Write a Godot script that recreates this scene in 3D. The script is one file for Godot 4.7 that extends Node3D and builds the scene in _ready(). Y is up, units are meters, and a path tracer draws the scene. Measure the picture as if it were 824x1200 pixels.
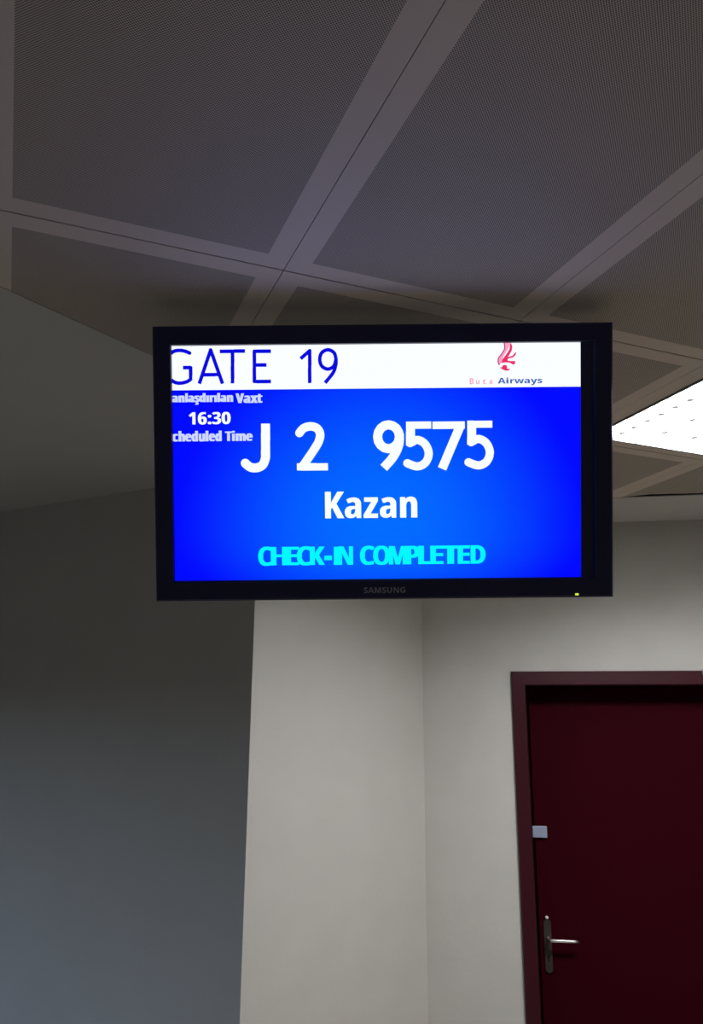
extends Node3D
# A gate information screen hung under the perforated metal ceiling of a dim departure lounge.
# Metres, y up. The camera stands at x = z = 0.

const EYE := 1.85                      # height of the camera
const CEIL := 2.829                    # underside of the ceiling panels
const WALL_TOP := 3.15
const GRID_TURN := 21.7                # the ceiling grid is turned against the camera, degrees
const JOINT_X := 0.460                 # a joint between panel columns, then every 0.6 m
const COLUMN := 0.6

const NAVY := Color(0.02, 0.03, 0.86)
const WHITE := Color(0.97, 1.0, 1.0)
const CYAN := Color(0.0, 0.96, 1.0)
const PALE := Color(0.80, 0.84, 1.0)
const PINK := Color(0.98, 0.62, 0.76)
const ROSE := Color(0.91, 0.17, 0.40)
const WINE := Color(0.66, 0.20, 0.42)
const PRINT := 4.0                     # picture dots per unit of the screen's layout (480 x 277 units)

var M := {}
var taken := {}


func _ready() -> void:
	set_camera_and_light()
	make_materials()
	build_walls()
	build_floor()
	build_added_window()
	build_ceiling()
	build_door()
	build_lamp()
	build_mount()
	build_monitor()


func set_camera_and_light() -> void:
	var cam := Camera3D.new()
	cam.name = "camera"
	cam.fov = 62.95
	cam.near = 0.05
	cam.far = 60.0
	add_child(cam)
	var pitch := deg_to_rad(15.0)
	var roll := deg_to_rad(0.353)
	var ahead := Vector3(0, sin(pitch), -cos(pitch))
	var up := Vector3(0, cos(pitch), sin(pitch))
	var side := Vector3.RIGHT * cos(roll) + up * sin(roll)
	var over := up * cos(roll) - Vector3.RIGHT * sin(roll)
	cam.transform = Transform3D(Basis(side, over, -ahead), Vector3(0, EYE, 0))
	cam.current = true
	var we := WorldEnvironment.new()
	we.name = "world_environment"
	var e := Environment.new()
	e.background_mode = Environment.BG_SKY
	var dusk := ProceduralSkyMaterial.new()
	dusk.sky_top_color = Color(0.46, 0.56, 0.72)
	dusk.sky_horizon_color = Color(0.64, 0.71, 0.79)
	dusk.ground_horizon_color = Color(0.20, 0.21, 0.22)
	dusk.ground_bottom_color = Color(0.16, 0.16, 0.16)
	dusk.sun_angle_max = 0.0
	e.sky = Sky.new()
	e.sky.sky_material = dusk
	e.background_energy_multiplier = SKY_ENERGY
	e.tonemap_mode = Environment.TONE_MAPPER_LINEAR
	e.tonemap_exposure = 1.0
	e.sdfgi_enabled = true
	e.ssao_enabled = true
	e.ssil_enabled = true
	we.environment = e
	add_child(we)
	# the lit ceiling fitting to the right of the screen
	var lamp := AreaLight3D.new()
	lamp.name = "ceiling_light_source"
	lamp.area_size = Vector2(LAMP_SIZE.x - 0.04, LAMP_SIZE.y - 0.04)
	lamp.area_normalize_energy = true
	lamp.light_color = Color(0.98, 0.985, 1.0)
	lamp.light_energy = LAMP_ENERGY
	lamp.shadow_enabled = true
	lamp.area_range = 14.0
	lamp.area_attenuation = 2.0
	var c := grid(LAMP_CENTRE.x, LAMP_CENTRE.y)
	lamp.transform = Transform3D(Basis(Vector3.UP, deg_to_rad(GRID_TURN)) * Basis(Vector3.RIGHT, -PI / 2), Vector3(c.x, CEIL + 0.044, c.z))
	add_child(lamp)
	# the glow of the screen itself
	var glow := AreaLight3D.new()
	glow.name = "screen_glow"
	glow.area_size = Vector2(0.92, 0.52)
	glow.area_normalize_energy = true
	glow.light_color = Color(0.35, 0.5, 1.0)
	glow.light_energy = 0.002
	glow.shadow_enabled = true
	glow.area_range = 10.0
	glow.area_attenuation = 2.0
	var t := monitor_place()
	t.basis = t.basis * Basis(Vector3.UP, PI)
	t.origin = monitor_place() * Vector3(-0.01, 0, -0.010)
	glow.transform = t
	add_child(glow)


const LAMP_SIZE := Vector2(0.545, 0.545)
const LAMP_CENTRE := Vector2(1.9925, -1.889)     # in the grid of the ceiling
const LAMP_ENERGY := 6.5
const SKY_ENERGY := 3.6


# ---------------------------------------------------------------- helpers
func numbered(called: String) -> String:
	taken[called] = taken.get(called, -1) + 1
	return called if taken[called] == 0 else "%s_%03d" % [called, taken[called]]


func obj(called: String, st: SurfaceTool, m: Material, parent: Node = self, smooth := false) -> MeshInstance3D:
	if smooth:
		st.index()
	st.generate_normals()
	var o := MeshInstance3D.new()
	o.name = numbered(called) if parent == self else called
	o.mesh = st.commit()
	o.material_override = null
	o.mesh.surface_set_material(0, m)
	o.cast_shadow = GeometryInstance3D.SHADOW_CASTING_SETTING_ON
	parent.add_child(o, true)
	return o


func tag(o: Node, label: String, category := "", group := "", kind := "") -> void:
	if label:
		o.set_meta("label", label)
	if category:
		o.set_meta("category", category)
	if group:
		o.set_meta("group", group)
	if kind:
		o.set_meta("kind", kind)


func base(called: String, t: Transform3D, parent: Node = self) -> Node3D:
	var o := Node3D.new()
	o.name = numbered(called) if parent == self else called
	o.transform = t
	parent.add_child(o, true)
	return o


func tool(smooth := false) -> SurfaceTool:
	var st := SurfaceTool.new()
	st.begin(Mesh.PRIMITIVE_TRIANGLES)
	st.set_smooth_group(0 if smooth else -1)
	return st


# one triangle whose front looks along n
func tri(st: SurfaceTool, a: Vector3, b: Vector3, c: Vector3, n: Vector3) -> void:
	var q := [a, b, c]
	if (c - a).cross(b - a).dot(n) < 0.0:
		q = [a, c, b]
	for p in q:
		st.add_vertex(p)


func quad(st: SurfaceTool, a: Vector3, b: Vector3, c: Vector3, d: Vector3, n: Vector3) -> void:
	tri(st, a, b, c, n)
	tri(st, a, c, d, n)


# a box with chamfered edges
func bevel_box(st: SurfaceTool, at: Vector3, size: Vector3, r := 0.002) -> void:
	var h := size / 2.0
	for axis in 3:
		var u := (axis + 1) % 3
		var v := (axis + 2) % 3
		for s in [-1.0, 1.0]:
			var f := []
			for k in [[-1, -1], [1, -1], [1, 1], [-1, 1]]:
				var p := Vector3.ZERO
				p[axis] = s * h[axis]
				p[u] = k[0] * (h[u] - r)
				p[v] = k[1] * (h[v] - r)
				f.append(at + p)
			var n := Vector3.ZERO
			n[axis] = s
			quad(st, f[0], f[1], f[2], f[3], n)
		for su in [-1.0, 1.0]:
			for sv in [-1.0, 1.0]:
				var e := []
				for k in [[-1, 0], [1, 0], [1, 1], [-1, 1]]:
					var p := Vector3.ZERO
					p[axis] = k[0] * (h[axis] - r)
					p[u] = su * (h[u] - (r if k[1] == 1 else 0.0))
					p[v] = sv * (h[v] - (0.0 if k[1] == 1 else r))
					e.append(at + p)
				var n := Vector3.ZERO
				n[u] = su
				n[v] = sv
				quad(st, e[0], e[1], e[2], e[3], n)
	for sx in [-1.0, 1.0]:
		for sy in [-1.0, 1.0]:
			for sz in [-1.0, 1.0]:
				var s := Vector3(sx, sy, sz)
				tri(st, at + s * Vector3(h.x, h.y - r, h.z - r), at + s * Vector3(h.x - r, h.y, h.z - r), at + s * Vector3(h.x - r, h.y - r, h.z), s)


# a polygon in plan (x, z) raised from y0 to y1
func prism(st: SurfaceTool, poly: PackedVector2Array, y0: float, y1: float) -> void:
	var idx := Geometry2D.triangulate_polygon(poly)
	for i in range(0, idx.size(), 3):
		for yn in [[y0, Vector3.DOWN], [y1, Vector3.UP]]:
			var y: float = yn[0]
			var a := poly[idx[i]]
			var b := poly[idx[i + 1]]
			var c := poly[idx[i + 2]]
			tri(st, Vector3(a.x, y, a.y), Vector3(b.x, y, b.y), Vector3(c.x, y, c.y), yn[1])
	var turn := -1.0 if Geometry2D.is_polygon_clockwise(poly) else 1.0
	for i in poly.size():
		var a := poly[i]
		var b := poly[(i + 1) % poly.size()]
		var d := (b - a)
		var n := Vector3(d.y, 0, -d.x) * turn
		quad(st, Vector3(a.x, y0, a.y), Vector3(b.x, y0, b.y), Vector3(b.x, y1, b.y), Vector3(a.x, y1, a.y), n)


# rectangles (left, bottom, right, top, z) joined one to the next
func loft(st: SurfaceTool, loops: Array, cap_first := false, cap_last := false) -> void:
	var c := []
	for l in loops:
		c.append([Vector3(l[0], l[1], l[4]), Vector3(l[2], l[1], l[4]), Vector3(l[2], l[3], l[4]), Vector3(l[0], l[3], l[4])])
	for k in loops.size() - 1:
		for i in 4:
			var j := (i + 1) % 4
			var n: Vector3 = (c[k][j] - c[k][i]).cross(c[k + 1][i] - c[k][i])
			quad(st, c[k][i], c[k][j], c[k + 1][j], c[k + 1][i], n)
	if cap_first:
		quad(st, c[0][0], c[0][1], c[0][2], c[0][3], Vector3(0, 0, signf(loops[0][4] - loops[1][4])))
	if cap_last:
		var z := loops.size() - 1
		quad(st, c[z][0], c[z][1], c[z][2], c[z][3], Vector3(0, 0, signf(loops[z][4] - loops[z - 1][4])))


# a tube through points, with a radius at each
func tube(st: SurfaceTool, pts: Array, radii: Array, sides := 14, flat := 1.0) -> void:
	var rings := []
	var side := Vector3.ZERO
	for i in pts.size():
		var d: Vector3 = (pts[mini(i + 1, pts.size() - 1)] - pts[maxi(i - 1, 0)]).normalized()
		if side == Vector3.ZERO:
			side = d.cross(Vector3.UP if absf(d.y) < 0.9 else Vector3.RIGHT).normalized()
		side = (side - d * side.dot(d)).normalized()
		var over := side.cross(d)
		var ring := []
		for k in sides:
			var w := TAU * k / sides
			ring.append(pts[i] + (side * cos(w) + over * sin(w) * flat) * radii[i])
		rings.append(ring)
	for i in rings.size() - 1:
		for k in sides:
			var j := (k + 1) % sides
			quad(st, rings[i][k], rings[i][j], rings[i + 1][j], rings[i + 1][k], rings[i][k] + rings[i + 1][j] - pts[i] - pts[i + 1])
	for e in [0, pts.size() - 1]:
		var n: Vector3 = pts[e] - pts[1 if e == 0 else e - 1]
		for k in range(1, sides - 1):
			tri(st, rings[e][0], rings[e][k], rings[e][k + 1], n)


func grid(x: float, z: float, y := CEIL) -> Vector3:
	return Basis(Vector3.UP, deg_to_rad(GRID_TURN)) * Vector3(x, 0, z) + Vector3(0, y, 0)


func to_grid(p: Vector2) -> Vector2:
	var v := Basis(Vector3.UP, deg_to_rad(-GRID_TURN)) * Vector3(p.x, 0, p.y)
	return Vector2(v.x, v.z)


# ---------------------------------------------------------------- materials
func paint(albedo: Color, rough: float, metal := 0.0, spec := 0.5) -> StandardMaterial3D:
	var m := StandardMaterial3D.new()
	m.albedo_color = albedo
	m.roughness = rough
	m.metallic = metal
	m.metallic_specular = spec
	return m


func mottled(a: Color, b: Color, freq: float, seed_: int, size := 512) -> NoiseTexture2D:
	var n := FastNoiseLite.new()
	n.seed = seed_
	n.frequency = freq
	n.fractal_octaves = 5
	var t := NoiseTexture2D.new()
	t.width = size
	t.height = size
	t.seamless = true
	t.noise = n
	var g := Gradient.new()
	g.set_color(0, a)
	g.set_color(1, b)
	t.color_ramp = g
	return t


# sheet metal with round holes on a diagonal raster, 5 mm apart; the dark inside the holes is painted in
func perforated() -> ImageTexture:
	var side := 128
	var img := Image.create(side, side, false, Image.FORMAT_RGB8)
	var sheet := Color(0.87, 0.815, 0.75)
	var hole := Color(0.42, 0.40, 0.37)
	var step := side / 8.0
	for y in side:
		for x in side:
			var p := Vector2(x + 0.5, y + 0.5) / step
			var d1 := (p - (p.floor() + Vector2(0.5, 0.5))).length()
			var q := p + Vector2(0.5, 0.5)
			var d2 := (q - (q.floor() + Vector2(0.5, 0.5))).length()
			var d := minf(d1, d2) * step
			var r := 0.27 * step
			img.set_pixel(x, y, hole.lerp(sheet, smoothstep(-1.4, 1.4, d - r)))
	return ImageTexture.create_from_image(img)


func make_materials() -> void:
	var wall := paint(Color.WHITE, 0.75, 0.0, 0.3)
	wall.albedo_texture = mottled(Color(0.775, 0.765, 0.735), Color(0.80, 0.79, 0.76), 0.01, 3)
	wall.uv1_triplanar = true
	wall.uv1_world_triplanar = true
	wall.uv1_scale = Vector3(0.8, 0.8, 0.8)
	wall.normal_enabled = true
	var nt := mottled(Color.BLACK, Color.WHITE, 0.06, 11)
	nt.color_ramp = null
	nt.as_normal_map = true
	nt.bump_strength = 1.2
	wall.normal_texture = nt
	wall.normal_scale = 0.12
	M.wall = wall
	var plaster := paint(Color(0.80, 0.79, 0.765), 0.85, 0.0, 0.25)
	M.plaster = plaster
	M.panel = paint(Color(0.87, 0.815, 0.75), 0.55, 0.0, 0.4)
	var perf := paint(Color.WHITE, 0.6, 0.0, 0.35)
	perf.albedo_texture = perforated()
	perf.uv1_triplanar = true
	perf.uv1_scale = Vector3(25, 25, 25)
	M.perforated = perf
	M.gap = paint(Color(0.03, 0.03, 0.03), 0.9, 0.0, 0.1)
	M.void_ = paint(Color(0.10, 0.10, 0.10), 0.9)
	var fl := paint(Color.WHITE, 0.35)
	fl.albedo_texture = mottled(Color(0.58, 0.54, 0.48), Color(0.67, 0.63, 0.56), 0.05, 7)
	fl.uv1_triplanar = true
	fl.uv1_world_triplanar = true
	M.floor_ = fl
	var red := paint(Color(0.225, 0.04, 0.09), 0.42, 0.0, 0.4)
	M.door_frame = red
	M.door_leaf = paint(Color(0.20, 0.02, 0.06), 0.6, 0.0, 0.1)
	M.steel = paint(Color(0.92, 0.92, 0.91), 0.32, 1.0)
	M.dull_steel = paint(Color(0.34, 0.32, 0.30), 0.5, 0.9)
	M.screw_glint = paint(Color(0.92, 0.92, 0.90), 0.3)  # pale paint stands in for a highlight above the handle
	M.pale_plastic = paint(Color(0.86, 0.87, 0.90), 0.5)
	M.grey_plate = paint(Color(0.60, 0.64, 0.72), 0.5)
	M.dark_steel = paint(Color(0.06, 0.06, 0.065), 0.5, 0.0, 0.3)
	M.casing = paint(Color(0.185, 0.185, 0.33), 0.42, 0.0, 0.4)
	M.lettering = paint(Color(0.62, 0.62, 0.68), 0.5)
	var g := paint(Color(0.9, 0.95, 0.95, 0.06), 0.03)
	g.transparency = BaseMaterial3D.TRANSPARENCY_ALPHA
	M.glass = g
	M.lamp_trim = paint(Color(0.42, 0.42, 0.43), 0.5)
	M.blade = paint(Color(0.74, 0.74, 0.74), 0.5)
	M.clip = paint(Color(0.12, 0.13, 0.14), 0.6)
	var d := paint(Color(0.9, 0.9, 0.9), 0.6)
	d.emission_enabled = true
	d.emission = Color(1.0, 0.985, 0.96)
	d.emission_energy_multiplier = 1.6
	M.diffuser = d
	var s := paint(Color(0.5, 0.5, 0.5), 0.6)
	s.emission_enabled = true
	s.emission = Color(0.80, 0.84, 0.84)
	s.emission_energy_multiplier = 0.4  # painted glow stands in for lamp light showing through the clips
	M.clip_glow = s
	var led := paint(Color(0.2, 0.25, 0.05), 0.4)
	led.emission_enabled = true
	led.emission = Color(0.75, 0.85, 0.25)
	led.emission_energy_multiplier = 1.3
	M.led = led


# ---------------------------------------------------------------- setting
const ROOM := [Vector2(-3.0, -4.395), Vector2(-0.3535, -3.058), Vector2(0.335, -3.946), Vector2(3.6, -3.458), Vector2(3.6, 2.6), Vector2(-3.0, 2.6)]
const SIDES := ["wall_left", "wall_middle", "wall_right", "wall_side", "wall_back", "wall_end"]
const DOOR_AT := Vector2(1.244, -3.810)         # a point of the wall with the door; the door is laid out from it
const DOOR_TURN := -8.5
const DOOR_LEFT := -0.515
const DOOR_RIGHT := 0.535
const DOOR_TOP := 2.139
const JAMB := 0.061


func outline(by: float) -> PackedVector2Array:
	var out := PackedVector2Array()
	var n := ROOM.size()
	for i in n:
		var a: Vector2 = ROOM[(i + n - 1) % n]
		var b: Vector2 = ROOM[i]
		var c: Vector2 = ROOM[(i + 1) % n]
		var d1 := (b - a).normalized()
		var d2 := (c - b).normalized()
		var n1 := Vector2(d1.y, -d1.x)
		var n2 := Vector2(d2.y, -d2.x)
		out.append(b + (n1 + n2) / (1.0 + n1.dot(n2)) * by)
	return out


func build_walls() -> void:
	var outer := outline(0.22)
	var n := ROOM.size()
	for i in n:
		var a: Vector2 = ROOM[i]
		var b: Vector2 = ROOM[(i + 1) % n]
		var st := tool()
		if SIDES[i] == "wall_right":
			var along := (b - a).normalized()
			wall_with_hole(st, a, b, outer[i], outer[(i + 1) % n], DOOR_AT + along * (DOOR_LEFT + 0.02), DOOR_AT + along * (DOOR_RIGHT - 0.02), -0.02, DOOR_TOP - 0.02)
		elif SIDES[i] == "wall_end":
			wall_with_hole(st, a, b, outer[i], outer[(i + 1) % n], Vector2(a.x, ADDED_WINDOW[1]), Vector2(a.x, ADDED_WINDOW[0]), ADDED_WINDOW[2], ADDED_WINDOW[3])
		else:
			prism(st, PackedVector2Array([a, b, outer[(i + 1) % n], outer[i]]), -0.02, WALL_TOP)
		var o := obj(SIDES[i], st, M.wall)
		var says: Array = WALL_LABELS[i]
		tag(o, says[0], "", "", "structure")


const WALL_LABELS := [
	["shaded cream wall in the dark left of the screen"], ["brightly lit cream wall face beside the dark wall edge"],
	["cream wall with the dark red door"], ["cream side wall of the lounge"], ["cream back wall of the lounge"], ["cream end wall of the lounge"]]


func wall_with_hole(st: SurfaceTool, a: Vector2, b: Vector2, a2: Vector2, b2: Vector2, from: Vector2, to: Vector2, low: float, top: float) -> void:
	var along := (b - a).normalized()
	var hole := [from, to]
	var out := Vector2(along.y, -along.x) * 0.22
	var v := func(p: Vector2, y: float) -> Vector3: return Vector3(p.x, y, p.y)
	var inward := Vector3(-out.x, 0, -out.y)
	for side in 2:
		var e0 := a if side == 0 else a2
		var e1 := b if side == 0 else b2
		var shift := Vector2.ZERO if side == 0 else out
		var h0: Vector2 = hole[0] + shift
		var h1: Vector2 = hole[1] + shift
		var nn := inward if side == 0 else -inward
		var bays := [[e0, h0, -0.02, low], [e0, h0, low, top], [e0, h0, top, WALL_TOP], [h0, h1, top, WALL_TOP], [h1, e1, top, WALL_TOP], [h1, e1, low, top], [h1, e1, -0.02, low], [h0, h1, -0.02, low]]
		for r in bays:
			if r[3] > r[2] + 0.001:
				quad(st, v.call(r[0], r[2]), v.call(r[1], r[2]), v.call(r[1], r[3]), v.call(r[0], r[3]), nn)
	var al := Vector3(along.x, 0, along.y)
	for k in 2:
		var h: Vector2 = hole[k]
		quad(st, v.call(h, low), v.call(h + out, low), v.call(h + out, top), v.call(h, top), al if k == 0 else -al)
	quad(st, v.call(hole[0], top), v.call(hole[1], top), v.call(hole[1] + out, top), v.call(hole[0] + out, top), Vector3.DOWN)
	quad(st, v.call(hole[0], low), v.call(hole[1], low), v.call(hole[1] + out, low), v.call(hole[0] + out, low), Vector3.UP)
	quad(st, v.call(a, WALL_TOP), v.call(b, WALL_TOP), v.call(b2, WALL_TOP), v.call(a2, WALL_TOP), Vector3.UP)
	quad(st, v.call(a, -0.02), v.call(a2, -0.02), v.call(a2, WALL_TOP), v.call(a, WALL_TOP), -al)
	quad(st, v.call(b, -0.02), v.call(b2, -0.02), v.call(b2, WALL_TOP), v.call(b, WALL_TOP), al)
	for r in [[a, hole[0], a2], [hole[1], b, b2]]:
		var p: Vector2 = r[0]
		var q: Vector2 = r[1]
		quad(st, v.call(p, -0.02), v.call(q, -0.02), v.call(q + out, -0.02), v.call(p + out, -0.02), Vector3.DOWN)


# an unseen window added in the end wall to brighten the left wall and ceiling
const ADDED_WINDOW := [-3.3, 1.9, 0.5, 2.1]


func build_added_window() -> void:
	var x := -3.0 - 0.12
	var o := base("added_window_1", Transform3D(Basis(), Vector3(x, ADDED_WINDOW[2], (ADDED_WINDOW[0] + ADDED_WINDOW[1]) / 2.0)))
	tag(o, "added unseen window of four metal framed panes that lights the lounge", "", "", "structure")
	var wide: float = ADDED_WINDOW[1] - ADDED_WINDOW[0]
	var high: float = ADDED_WINDOW[3] - ADDED_WINDOW[2]
	var st := tool()
	for y in [0.03, high - 0.03]:
		bevel_box(st, Vector3(0, y, 0), Vector3(0.06, 0.06, wide), 0.003)
	for k in 5:
		bevel_box(st, Vector3(0, high / 2.0, lerpf(-wide / 2.0 + 0.03, wide / 2.0 - 0.03, k / 4.0)), Vector3(0.056, high - 0.12, 0.06), 0.003)
	obj("added_window_frame", st, M.lamp_trim, o)
	for k in 4:
		st = tool()
		var z := lerpf(-wide / 2.0 + 0.03, wide / 2.0 - 0.03, (k + 0.5) / 4.0)
		quad(st, Vector3(0, 0.06, z - 0.69), Vector3(0, 0.06, z + 0.69), Vector3(0, high - 0.06, z + 0.69), Vector3(0, high - 0.06, z - 0.69), Vector3.RIGHT)
		obj("pane", st, M.glass, o)


func build_floor() -> void:
	var st := tool()
	prism(st, outline(0.22), -0.16, 0.0)
	var o := obj("floor", st, M.floor_)
	tag(o, "speckled grey floor of the lounge", "", "", "structure")


func build_ceiling() -> void:
	var top := base("ceiling", Transform3D(Basis(Vector3.UP, deg_to_rad(GRID_TURN)), Vector3(0, CEIL, 0)))
	tag(top, "suspended ceiling of perforated metal panels with a smooth plaster margin", "", "", "structure")
	var room := PackedVector2Array()
	for p in ROOM:
		room.append(to_grid(p))
	var whole := PackedVector2Array()
	for p in outline(0.22):
		whole.append(to_grid(p))
	var st := tool()
	prism(st, whole, 0.321, 0.46)
	obj("slab", st, M.void_, top)
	# the panelled field ends along two lines that run with the middle and the right wall
	var corner := Vector2(0.541, -3.487)
	var left_end := Vector2(-3.0, 1.233)
	var right_end := Vector2(3.6, -3.016)
	var margin := PackedVector2Array()
	for p in [left_end, ROOM[0], ROOM[1], ROOM[2], ROOM[3], right_end, Vector2(1.75, -3.3008), Vector2(1.16, -3.3905), corner]:
		margin.append(to_grid(p))
	st = tool()
	prism(st, margin, 0.0, 0.03)
	obj("plaster_margin", st, M.plaster, top)
	var field := PackedVector2Array()
	for p in [corner + Vector2(0.0, 0.005), Vector2(1.13, -3.391), Vector2(1.24, -3.340), Vector2(1.75, -3.2868), right_end + Vector2(0, 0.012), ROOM[4], ROOM[5], left_end + Vector2(0, 0.006)]:
		field.append(to_grid(p))
	st = tool()
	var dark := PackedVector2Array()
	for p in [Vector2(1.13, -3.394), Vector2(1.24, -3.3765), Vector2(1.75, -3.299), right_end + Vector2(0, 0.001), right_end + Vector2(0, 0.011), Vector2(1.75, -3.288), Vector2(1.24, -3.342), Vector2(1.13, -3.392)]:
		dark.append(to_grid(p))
	prism(st, dark, 0.003, 0.02)  # solid black strip stands in for the shade in the joint
	tag(obj("gap_shade_strip", st, M.gap, top), "black strip painted for the shade between the panels and the plaster")
	var rows := [-3.413, -2.213, -1.565, -0.365, 0.835, 2.035, 3.235, 4.435, 5.635]
	rows.push_front(-4.613)
	for i in range(-12, 14):
		for k in rows.size() - 1:
			var x0 := JOINT_X + COLUMN * i
			var lamp_cell: bool = i == 2 and is_equal_approx(rows[k], -2.213)
			var beside: bool = i == 3 and is_equal_approx(rows[k], -2.213)
			panel(top, field, x0 + (0.065 if beside else 0.0), x0 + COLUMN + (0.065 if lamp_cell else 0.0), rows[k], rows[k + 1], lamp_cell)


func rect(x0: float, z0: float, x1: float, z1: float) -> PackedVector2Array:
	return PackedVector2Array([Vector2(x0, z0), Vector2(x1, z0), Vector2(x1, z1), Vector2(x0, z1)])


func area(p: PackedVector2Array) -> float:
	var s := 0.0
	for i in p.size():
		s += p[i].cross(p[(i + 1) % p.size()])
	return absf(s) / 2.0


# one metal panel: a plain rim with the perforated field inside it, cut where the plaster begins
func panel(top: Node3D, field: PackedVector2Array, x0: float, x1: float, z0: float, z1: float, lamp_cell: bool) -> void:
	var gx := 0.0009
	var gz := 0.0022
	var rim := 0.049
	var rim_z := 0.050
	if lamp_cell:
		rim = absf(LAMP_CENTRE.x - LAMP_SIZE.x / 2.0 - x0)
		rim_z = 0.0
	var st := tool()
	var any := false
	var ia := x0 + rim
	var ib := x1 - rim
	var ja := z0 + rim_z
	var jb := z1 - rim_z
	if lamp_cell:
		ib = LAMP_CENTRE.x + LAMP_SIZE.x / 2.0
		ja = LAMP_CENTRE.y - LAMP_SIZE.y / 2.0
		jb = LAMP_CENTRE.y + LAMP_SIZE.y / 2.0
	for r in [rect(x0 + gx, z0 + gz, x1 - gx, ja), rect(x0 + gx, jb, x1 - gx, z1 - gz), rect(x0 + gx, ja, ia, jb), rect(ib, ja, x1 - gx, jb)]:
		for p in Geometry2D.intersect_polygons(r, field):
			if area(p) > 0.0004:
				prism(st, p, 0.0, 0.014)
				any = true
	if not any:
		return
	var o := obj("ceiling_panel", st, M.panel, top)
	if lamp_cell:
		return
	for p in Geometry2D.intersect_polygons(rect(ia, ja, ib, jb), field):
		if area(p) > 0.0004:
			st = tool()
			prism(st, p, 0.0, 0.012)
			obj("perforated_field", st, M.perforated, o)


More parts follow.
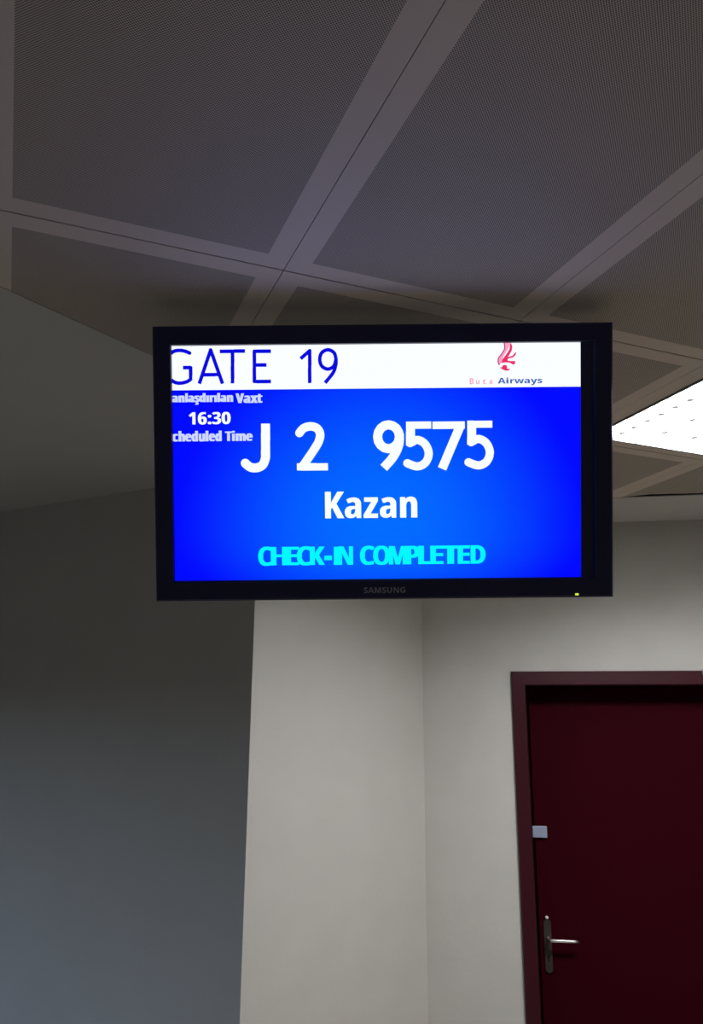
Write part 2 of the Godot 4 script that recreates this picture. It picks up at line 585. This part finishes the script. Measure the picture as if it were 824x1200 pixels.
func build_door() -> void:
	var t := Transform3D(Basis(Vector3.UP, deg_to_rad(DOOR_TURN)), Vector3(DOOR_AT.x, 0, DOOR_AT.y))
	var d := base("door_1", t)
	tag(d, "dark red door in a matching dark red frame", "", "", "structure")
	var il := DOOR_LEFT + JAMB
	var ir := DOOR_RIGHT - JAMB
	var it := DOOR_TOP - 0.062
	var depth := 0.18
	# frame: one U of two jambs and a head, standing a little proud of the wall
	var st := tool()
	var proud := 0.018
	var f := func(x: float, y: float, z: float) -> Vector3: return Vector3(x, y, z)
	var c := 0.004
	var u_out := [[DOOR_LEFT, 0.0], [DOOR_LEFT, DOOR_TOP], [DOOR_RIGHT, DOOR_TOP], [DOOR_RIGHT, 0.0]]
	var u_in := [[il, 0.0], [il, it], [ir, it], [ir, 0.0]]
	var inset := [[1, 0], [1, -1], [-1, -1], [-1, 0]]
	var ring := []
	for k in 4:
		var o: Array = u_out[k]
		var i: Array = u_in[k]
		var s: Array = inset[k]
		ring.append([f.call(o[0], o[1], 0.0), f.call(o[0], o[1], proud - c), f.call(o[0] + s[0] * c, o[1] + s[1] * c, proud), f.call(i[0] - s[0] * c, i[1] - s[1] * c, proud), f.call(i[0], i[1], proud - c), f.call(i[0], i[1], -depth)])
	for k in 3:
		var mid: Vector3 = (Vector3(il, 1.0, 0) if k == 0 else Vector3(0, it, 0) if k == 1 else Vector3(ir, 1.0, 0))
		for j in 5:
			var cen: Vector3 = (ring[k][j] + ring[k + 1][j + 1]) / 2.0
			var n := Vector3(0, 0, 1)
			var outward := Vector3(-1, 0, 0) if k == 0 else Vector3(0, 1, 0) if k == 1 else Vector3(1, 0, 0)
			if j < 2:
				n = outward + Vector3(0, 0, 0.2 if j == 0 else 1.0)
			elif j > 2:
				n = -outward + Vector3(0, 0, 0.1)
			quad(st, ring[k][j], ring[k + 1][j], ring[k + 1][j + 1], ring[k][j + 1], n)
	obj("frame", st, M.door_frame, d)
	# a stop the leaf closes against, then the leaf
	st = tool()
	var lz := -0.118
	bevel_box(st, Vector3((il + ir) / 2.0 + 0.006, it / 2.0 + 0.002, lz - 0.0225), Vector3(ir - il - 0.024, it - 0.008, 0.045), 0.0025)
	var leaf := obj("leaf", st, M.door_leaf, d)
	st = tool()
	var sx := (il + ir) / 2.0
	bevel_box(st, Vector3(sx, it / 2.0, lz - 0.061), Vector3(ir - il + 0.03, it + 0.03, 0.030), 0.001)
	obj("rebate", st, M.door_frame, d)
	# handle plate, lever, keyhole, screw
	var px := -0.402
	var y0 := EYE - 0.980
	var y1 := EYE - 0.765
	st = tool()
	var w := 0.016
	var prof := PackedVector2Array()
	for k in 9:
		var a := PI * k / 8.0
		prof.append(Vector2(px + w * cos(a), y1 - w + w * sin(a)))
	for k in 9:
		var a := PI + PI * k / 8.0
		prof.append(Vector2(px + w * cos(a), y0 + w + w * sin(a)))
	plate(st, prof, lz, 0.007)
	tag(obj("handle_plate", st, M.dull_steel, leaf), "long dull metal handle plate with rounded ends")
	st = tool()
	tube(st, [Vector3(px, EYE - 0.760, lz + 0.004), Vector3(px, EYE - 0.760, lz + 0.009), Vector3(px, EYE - 0.760, lz + 0.0125)], [0.0075, 0.0065, 0.003], 12)
	obj("screw_glint", st, M.screw_glint, leaf)
	st = tool(true)
	var ly := EYE - 0.842
	tube(st, [Vector3(px, ly, lz + 0.006), Vector3(px, ly, lz + 0.038), Vector3(px + 0.006, ly, lz + 0.047), Vector3(px + 0.016, ly, lz + 0.050), Vector3(px + 0.07, ly, lz + 0.050), Vector3(px + 0.112, ly, lz + 0.049), Vector3(px + 0.126, ly - 0.001, lz + 0.046)], [0.008, 0.008, 0.0078, 0.0072, 0.0068, 0.0064, 0.0042], 16)
	tag(obj("lever", st, M.steel, leaf), "bright metal lever handle pointing right")
	st = tool()
	tube(st, [Vector3(px, ly - 0.072, lz + 0.006), Vector3(px, ly - 0.072, lz + 0.0085)], [0.006, 0.005], 12)
	bevel_box(st, Vector3(px, ly - 0.082, lz + 0.007), Vector3(0.005, 0.018, 0.003), 0.0005)
	obj("keyhole", st, M.dark_steel, leaf)
	# pale plate higher up at the same edge
	st = tool()
	bevel_box(st, Vector3(-0.414, EYE - 0.409, lz + 0.006), Vector3(0.064, 0.050, 0.014), 0.003)
	tag(obj("latch_cover", st, M.grey_plate, leaf), "small pale grey rectangular plate")
	# white contact at the head of the frame
	st = tool()
	bevel_box(st, Vector3(0.352, DOOR_TOP - 0.004, proud + 0.010), Vector3(0.076, 0.034, 0.020), 0.003)
	tag(obj("door_contact", st, M.pale_plastic, d), "small white contact box on the door head")


func plate(st: SurfaceTool, prof: PackedVector2Array, z: float, thick: float) -> void:
	var idx := Geometry2D.triangulate_polygon(prof)
	var mid := Vector2.ZERO
	for p in prof:
		mid += p / prof.size()
	var small := PackedVector2Array()
	for p in prof:
		small.append(p + (mid - p).normalized() * 0.002)
	for i in range(0, idx.size(), 3):
		var q := []
		for k in 3:
			q.append(Vector3(small[idx[i + k]].x, small[idx[i + k]].y, z + thick))
		tri(st, q[0], q[1], q[2], Vector3(0, 0, 1))
	for i in prof.size():
		var j := (i + 1) % prof.size()
		var n := Vector3(prof[i].x + prof[j].x - 2 * mid.x, prof[i].y + prof[j].y - 2 * mid.y, 0.0)
		quad(st, Vector3(prof[i].x, prof[i].y, z), Vector3(prof[j].x, prof[j].y, z), Vector3(prof[j].x, prof[j].y, z + thick - 0.002), Vector3(prof[i].x, prof[i].y, z + thick - 0.002), n)
		quad(st, Vector3(prof[i].x, prof[i].y, z + thick - 0.002), Vector3(prof[j].x, prof[j].y, z + thick - 0.002), Vector3(small[j].x, small[j].y, z + thick), Vector3(small[i].x, small[i].y, z + thick), n.normalized() + Vector3(0, 0, 1))


func build_lamp() -> void:
	var c := grid(LAMP_CENTRE.x, LAMP_CENTRE.y)
	var o := base("ceiling_light", Transform3D(Basis(Vector3.UP, deg_to_rad(GRID_TURN)) * Basis(Vector3.RIGHT, PI / 2), c))
	tag(o, "bright white rectangular ceiling light recessed in the panels right of the screen", "light")
	# local z looks down out of the ceiling
	var hx := LAMP_SIZE.x / 2.0
	var hy := LAMP_SIZE.y / 2.0
	var st := tool()
	var e := 0.007
	loft(st, [[-hx, -hy, hx, hy, 0.0], [-hx, -hy, hx, hy, -0.07], [-hx + 0.003, -hy + 0.003, hx - 0.003, hy - 0.003, -0.066], [-hx + 0.003, -hy + 0.003, hx - 0.003, hy - 0.003, -0.002]])
	obj("housing", st, M.blade, o)
	st = tool()
	loft(st, [[-hx, -hy, hx, hy, 0.0], [-hx, -hy, hx, hy, 0.003], [-hx + 0.002, -hy + 0.002, hx - 0.002, hy - 0.002, 0.005], [-hx + e, -hy + e, hx - e, hy - e, 0.005], [-hx + e, -hy + e, hx - e, hy - e, -0.004]])
	tag(obj("trim", st, M.lamp_trim, o), "thin grey trim round the light")
	st = tool()
	loft(st, [[-hx + 0.005, -hy + 0.005, hx - 0.005, hy - 0.005, -0.062], [-hx + 0.005, -hy + 0.005, hx - 0.005, hy - 0.005, -0.052]], true, true)
	obj("diffuser", st, M.diffuser, o)
	# a louvre of thin white blades sends the light down
	var deep := LOUVRE
	for k in 4:
		st = tool()
		bevel_box(st, Vector3(-hx + 0.082 + 0.125 * k, 0, -0.006), Vector3(0.0016, LAMP_SIZE.y - 2.0 * e, 0.012), 0.0003)
		obj("blade", st, M.blade, o)
	for k in 8:
		st = tool()
		bevel_box(st, Vector3(0, -hy + 0.062 * (k + 1) - 0.001, -deep / 2.0), Vector3(LAMP_SIZE.x - 2.0 * e, 0.0016, deep), 0.0003)
		obj("blade", st, M.blade, o)
	# small clips where blades cross, with a glow added to them
	for k in 8:
		for row in 3:
			if row == 0 or k % 2 == 1:
				st = tool()
				var p := Vector3(-hx + 0.082 + 0.125 * row, -hy + 0.062 * (k + 1) - 0.001, 0.0)
				tube(st, [p + Vector3(0, 0, -0.002), p + Vector3(0, 0, 0.0015), p + Vector3(0, 0, 0.003)], [0.011, 0.011, 0.007], 10)
				obj("clip", st, M.clip_glow, o)


const LOUVRE := 0.019


# ---------------------------------------------------------------- the screen
func monitor_place() -> Transform3D:
	var n := Vector3(0.002, -0.2832, 0.9591).normalized()
	var x := Vector3(0.99986, 0.0163, 0.0)
	x = (x - n * x.dot(n)).normalized()
	return Transform3D(Basis(x, n.cross(x), n), Vector3(0.0737, EYE + 0.6108, -1.8343))


func build_mount() -> void:
	var t := monitor_place()
	var back := t * Vector3(0, 0.0, -0.118)
	var at := Vector3(back.x, CEIL, back.z - 0.10)
	var o := base("ceiling_mount", Transform3D(Basis(), at))
	tag(o, "dark steel ceiling mount that carries the hanging screen from behind", "mount")
	var st := tool()
	bevel_box(st, Vector3(0, -0.006, 0), Vector3(0.16, 0.012, 0.16), 0.002)
	obj("ceiling_plate", st, M.dark_steel, o)
	st = tool()
	tube(st, [Vector3(0, -0.012, 0), Vector3(0, back.y - CEIL - 0.05, 0)], [0.019, 0.019], 20)
	obj("pole", st, M.dark_steel, o)
	st = tool()
	var q := o.transform.affine_inverse() * t
	var face := q * Vector3(0, 0, -0.1185)
	tube(st, [Vector3(0, face.y, 0.018), face + (q.basis * Vector3(0, 0, -0.006))], [0.016, 0.016], 14)
	obj("arm", st, M.dark_steel, o)
	var b := base("bracket", Transform3D(q.basis, q * Vector3(0, 0, -0.1155)), o)
	st = tool()
	bevel_box(st, Vector3.ZERO, Vector3(0.24, 0.22, 0.006), 0.001)
	obj("bracket_plate", st, M.dark_steel, b)


func build_monitor() -> void:
	var o := base("monitor", monitor_place())
	tag(o, "wide black hanging flight information screen with a lit blue and white display", "screen")
	var w := 0.530
	var h := 0.3172
	var l := -w + 0.0415
	var r := w - 0.0425
	var b := -h + 0.0462
	var tp := h - 0.0432
	var st := tool()
	loft(st, [[-w, -h, w, h, -0.052], [-w, -h, w, h, -0.004], [-w + 0.004, -h + 0.004, w - 0.004, h - 0.004, 0.0], [l - 0.003, b - 0.003, r + 0.003, tp + 0.003, 0.0], [l, b, r, tp, -0.0015], [l, b, r, tp, -0.022]])
	obj("bezel", st, M.casing, o)
	st = tool()
	loft(st, [[-w, -h, w, h, -0.052], [-w + 0.012, -h + 0.012, w - 0.012, h - 0.012, -0.064], [-0.34, -0.21, 0.34, 0.21, -0.082], [-0.32, -0.19, 0.32, 0.19, -0.112]], false, true)
	obj("back_cover", st, M.casing, o)
	st = tool()
	var uv := [Vector2(0, 1), Vector2(1, 1), Vector2(1, 0), Vector2(0, 0)]
	# the panel lies 16 mm behind the bezel and runs on under its edge
	var q := []
	for p in [Vector2(l, b), Vector2(r, b), Vector2(r, tp), Vector2(l, tp)]:
		q.append(Vector3(p.x * 1.0083 + 0.0007, p.y * 1.0083 + 0.0006, -0.016))
	for k in [0, 2, 1, 0, 3, 2]:
		st.set_uv(uv[k])
		st.add_vertex(q[k])
	var m := paint(Color(0.012, 0.012, 0.016), 0.35, 0.0, 0.4)
	m.emission_enabled = true
	m.emission = Color.BLACK
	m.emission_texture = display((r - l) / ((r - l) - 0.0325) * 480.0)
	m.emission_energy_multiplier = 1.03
	m.texture_repeat = false
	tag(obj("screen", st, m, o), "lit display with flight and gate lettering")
	var tm := TextMesh.new()
	tm.text = "SAMSUNG"
	var font := SystemFont.new()
	font.font_names = PackedStringArray(["Droid Sans"])
	font.font_weight = 700
	tm.font = font
	tm.font_size = 64
	tm.depth = 0.5
	tm.pixel_size = 0.01
	var box := tm.get_aabb()
	var mark := MeshInstance3D.new()
	mark.name = "brand_mark"
	mark.mesh = tm
	mark.material_override = M.lettering
	mark.scale = Vector3(0.096 / box.size.x, 0.0135 / box.size.y, 0.0012)
	mark.position = Vector3(-0.0005, -h + 0.0215, 0.0005) - box.get_center() * mark.scale
	o.add_child(mark, true)
	st = tool()
	bevel_box(st, Vector3(w - 0.085, -h + 0.0075, 0.0008), Vector3(0.008, 0.0045, 0.003), 0.0006)
	tag(obj("power_light", st, M.led, o), "tiny glowing yellow green power light")


func display(units: float) -> ImageTexture:
	var size := Vector2i(roundi(units * PRINT), roundi(277 * PRINT))
	# blue ground; the viewing-angle brightening in its middle is painted in
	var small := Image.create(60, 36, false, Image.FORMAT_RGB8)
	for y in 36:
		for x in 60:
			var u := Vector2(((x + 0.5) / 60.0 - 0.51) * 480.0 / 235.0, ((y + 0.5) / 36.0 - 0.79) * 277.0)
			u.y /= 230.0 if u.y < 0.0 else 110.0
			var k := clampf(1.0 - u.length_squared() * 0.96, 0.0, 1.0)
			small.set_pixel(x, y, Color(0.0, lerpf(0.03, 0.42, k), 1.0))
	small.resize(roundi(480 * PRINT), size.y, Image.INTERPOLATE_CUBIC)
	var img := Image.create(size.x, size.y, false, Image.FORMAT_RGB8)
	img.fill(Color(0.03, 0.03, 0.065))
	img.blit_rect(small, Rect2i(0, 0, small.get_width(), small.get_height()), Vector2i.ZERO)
	img.fill_rect(Rect2i(0, 0, roundi(480 * PRINT), roundi(53.0 * PRINT)), Color(0.97, 0.985, 1.0))
	stroke(img, "22.9,9.9 17.1,7.5 10.2,6.5 3.2,8.0 -2.9,14.5 -5.1,25.5 -2.3,37.5 4.6,43.5 11.6,44.6 18.6,43.1 23.1,40.5", 4.2, NAVY, true)
	stroke(img, "14.4,26.6 23.4,26.7 23.2,41.2", 4.2, NAVY, false)
	stroke(img, "33.3,45.5 47.1,6.3 60.5,45.7", 4.2, NAVY, false)
	stroke(img, "38.2,35.1 56.7,35.0", 4.2, NAVY, false)
	stroke(img, "57.8,8.2 87.2,7.8", 4.2, NAVY, false)
	stroke(img, "72.7,8.0 72.2,45.5", 4.2, NAVY, false)
	stroke(img, "117.4,8.3 98.2,8.4 97.8,43.5 117.2,43.7", 4.2, NAVY, false)
	stroke(img, "98.0,24.5 112.2,24.3", 4.2, NAVY, false)
	stroke(img, "152.2,17.4 163.0,8.2 162.5,46.1", 4.2, NAVY, false)
	stroke(img, "193.6,18.4 191.0,26.4 184.0,29.8 177.0,26.3 174.6,18.3 177.2,10.6 184.2,7.4 191.2,10.7 193.6,18.4 193.1,25.9 189.9,34.4 180.6,45.8", 4.2, NAVY, true)
	stroke(img, "110.3,92.7 109.9,125.3 109.6,133.3 106.2,141.1 99.2,144.4 91.7,143.5 85.5,138.4", 10.6, WHITE, true)
	stroke(img, "149.5,104.6 155.2,98.4 163.3,96.5 170.5,98.8 174.1,105.3 172.6,113.8 167.5,122.7 160.3,133.2 152.2,144.6", 10.0, WHITE, true)
	stroke(img, "146.4,143.8 183.0,144.0", 8.6, WHITE, false)
	stroke(img, "267.1,109.6 266.1,114.9 263.3,119.4 259.1,122.4 254.2,123.5 249.3,122.4 245.2,119.3 242.4,114.7 241.5,109.4 242.5,104.0 245.4,99.5 249.5,96.5 254.5,95.5 259.3,96.6 263.5,99.6 266.2,104.2 267.1,109.6", 10.6, WHITE, false)
	stroke(img, "267.2,106.5 266.8,116.5 264.0,125.4 257.9,135.4 248.3,145.8", 10.6, WHITE, true)
	stroke(img, "280.3,92.2 280.0,120.1", 10.6, WHITE, false)
	stroke(img, "275.0,96.3 304.5,96.3", 8.4, WHITE, false)
	stroke(img, "278.8,117.5 287.9,113.5 297.0,118.3 301.4,129.3 297.4,140.1 287.6,144.5 275.2,140.3", 9.6, WHITE, true)
	stroke(img, "352.0,91.7 351.9,119.6", 10.6, WHITE, false)
	stroke(img, "346.8,95.8 376.3,95.9", 8.4, WHITE, false)
	stroke(img, "350.6,117.1 359.7,113.0 368.8,117.8 373.2,128.8 369.2,139.6 359.5,144.0 347.0,139.8", 9.6, WHITE, true)
	stroke(img, "306.0,96.6 344.0,96.6", 8.6, WHITE, false)
	stroke(img, "338.9,96.8 316.9,147.6", 10.6, WHITE, false)
	stroke(img, "192.5,237.9 192.3,259.5", 7.4, CYAN, false)
	stroke(img, "177.4,251.1 186.5,251.0", 5.4, CYAN, false)
	patch(img, "391.4,0.8 397.4,0.9 395.6,7.5 390.1,16.0 387.0,24.5 384.9,27.1 383.0,22.6 384.2,17.8 388.3,12.9 391.1,7.5", PINK)
	patch(img, "397.2,2.7 398.6,1.5 400.1,5.7 399.5,10.0 396.1,16.0 394.3,17.8 396.7,17.2 400.4,16.3 403.4,12.4 404.6,11.8 404.0,15.5 401.0,18.2 396.7,19.1 394.3,20.3 394.9,22.3 398.5,22.4 403.6,22.4 403.1,25.8 400.9,26.7 397.3,24.5 393.1,23.9 387.0,24.5 388.8,20.2 393.7,13.6 396.8,8.8", ROSE)
	patch(img, "385.1,29.1 387.6,29.8 389.0,27.4 391.2,26.7 393.4,27.7 393.9,29.4 393.6,31.2 397.5,31.6 396.0,33.3 392.4,33.7 388.2,32.0", ROSE)
	stroke(img, "390.4,0.2 391.1,7.5 387.9,13.5 384.2,18.4 383.3,22.6 384.7,27.1", 1.2, WINE, true)
	words(img, "Kazan", Rect2(178.9, 173.2, 108.5, 31.2), WHITE, 1.2)
	words(img, "C", Rect2(99.8, 237.0, 17.2, 22.8), CYAN, 1.6)
	words(img, "H", Rect2(114.6, 237.5, 19.6, 21.8), CYAN, 1.6)
	words(img, "E", Rect2(131.4, 237.5, 16.6, 21.8), CYAN, 1.6)
	words(img, "C", Rect2(145.1, 237.0, 18.3, 22.8), CYAN, 1.6)
	words(img, "K", Rect2(160.5, 237.5, 17.8, 21.8), CYAN, 1.6)
	words(img, "N", Rect2(193.6, 237.6, 18.0, 21.8), CYAN, 1.6)
	words(img, "C", Rect2(219.5, 237.1, 17.2, 22.8), CYAN, 1.6)
	words(img, "O", Rect2(235.0, 237.2, 19.9, 22.8), CYAN, 1.6)
	words(img, "M", Rect2(253.6, 237.7, 21.9, 21.8), CYAN, 1.6)
	words(img, "P", Rect2(273.5, 237.7, 16.7, 21.8), CYAN, 1.6)
	words(img, "L", Rect2(288.0, 237.7, 16.1, 21.8), CYAN, 1.6)
	words(img, "E", Rect2(302.2, 237.8, 15.7, 21.8), CYAN, 1.6)
	words(img, "T", Rect2(314.2, 237.8, 23.5, 21.8), CYAN, 1.6)
	words(img, "E", Rect2(334.5, 237.8, 14.5, 21.8), CYAN, 1.6)
	words(img, "D", Rect2(349.7, 237.8, 17.7, 21.8), CYAN, 1.6)
	words(img, "anlaşdırılan", Rect2(0.8, 56.4, 72.0, 13.6), PALE, 1.5)
	words(img, "Vaxt", Rect2(75.5, 57.2, 31.5, 11.2), PALE, 1.5)
	words(img, "16:30", Rect2(20.4, 78.6, 49.0, 14.6), WHITE, 0.9)
	words(img, "cheduled", Rect2(0.8, 100.4, 58.0, 12.6), PALE, 1.5)
	words(img, "Time", Rect2(62.6, 100.8, 32.4, 12.0), PALE, 1.5)
	var at := 350.0
	for c in ["B", "u", "t", "a"]:
		words(img, c, Rect2(at, 42.0 if c == "B" else 43.4 if c == "t" else 44.2, 4.6 if c == "B" else 3.6, 7.0 if c == "B" else 5.6 if c == "t" else 4.8), Color(0.93, 0.66, 0.74), 0.0)
		at += 7.6
	words(img, "Airways", Rect2(383, 41.6, 52, 9.2), Color(0.20, 0.36, 0.70), 0.0)
	return ImageTexture.create_from_image(img)


func points(s: String) -> PackedVector2Array:
	var out := PackedVector2Array()
	for w in s.split(" "):
		var xy := w.split(",")
		out.append(Vector2(xy[0].to_float(), xy[1].to_float()))
	return out


# a pen stroke of even width with flat ends; bent ones run smoothly through their points
func stroke(img: Image, s: String, width: float, ink: Color, bent: bool) -> void:
	var p := points(s)
	if bent:
		var q := PackedVector2Array()
		for i in p.size() - 1:
			for k in 8:
				q.append(p[i].cubic_interpolate(p[i + 1], p[maxi(i - 1, 0)], p[mini(i + 2, p.size() - 1)], k / 8.0))
		q.append(p[-1])
		p = q
	for i in p.size() - 1:
		var d := (p[i + 1] - p[i]).normalized()
		var n := d.orthogonal() * width / 2.0
		fill(img, PackedVector2Array([p[i] + n, p[i + 1] + n, p[i + 1] - n, p[i] - n]), ink)
		if i > 0 and (p[i] - p[i - 1]).normalized().dot(d) < 0.9999:
			var disc := PackedVector2Array()
			for k in 20:
				disc.append(p[i] + Vector2.from_angle(TAU * k / 20.0) * width / 2.0)
			fill(img, disc, ink)


func patch(img: Image, s: String, ink: Color) -> void:
	fill(img, points(s), ink)


# fills a polygon row by row
func fill(img: Image, poly: PackedVector2Array, ink: Color) -> void:
	var lo := INF
	var hi := -INF
	for v in poly:
		lo = minf(lo, v.y * PRINT)
		hi = maxf(hi, v.y * PRINT)
	for y in range(maxi(0, floori(lo)), mini(img.get_height() - 1, ceili(hi)) + 1):
		var cuts := []
		var yc := y + 0.5
		for i in poly.size():
			var a := poly[i] * PRINT
			var b := poly[(i + 1) % poly.size()] * PRINT
			if (a.y <= yc) != (b.y <= yc):
				cuts.append(a.x + (yc - a.y) / (b.y - a.y) * (b.x - a.x))
		cuts.sort()
		for k in range(0, cuts.size() - 1, 2):
			var x0 := maxi(0, roundi(cuts[k]))
			var x1 := mini(img.get_width(), roundi(cuts[k + 1]))
			if x1 > x0:
				img.fill_rect(Rect2i(x0, y, x1 - x0, 1), ink)


# a word in the system's bold sans, stretched into a box; a slight second strike makes it look as doubled as on the real screen
func words(img: Image, text: String, box: Rect2, ink: Color, doubled: float) -> void:
	var tm := TextMesh.new()
	tm.text = text
	var font := SystemFont.new()
	font.font_names = PackedStringArray(["Droid Sans"])
	font.font_weight = 700
	tm.font = font
	tm.font_size = 48
	tm.depth = 0.0
	tm.pixel_size = 0.01
	var arr := tm.get_mesh_arrays()
	var v: PackedVector3Array = arr[Mesh.ARRAY_VERTEX]
	var idx: PackedInt32Array = arr[Mesh.ARRAY_INDEX]
	var around := tm.get_aabb()
	for strike in (2 if doubled > 0.0 else 1):
		for i in range(0, idx.size(), 3):
			var t := PackedVector2Array()
			for k in 3:
				var p := v[idx[i + k]]
				var u := (p.x - around.position.x) / around.size.x
				var w := 1.0 - (p.y - around.position.y) / around.size.y
				t.append(box.position + Vector2(u * (box.size.x - doubled) + strike * doubled, w * box.size.y))
			fill(img, t, ink)
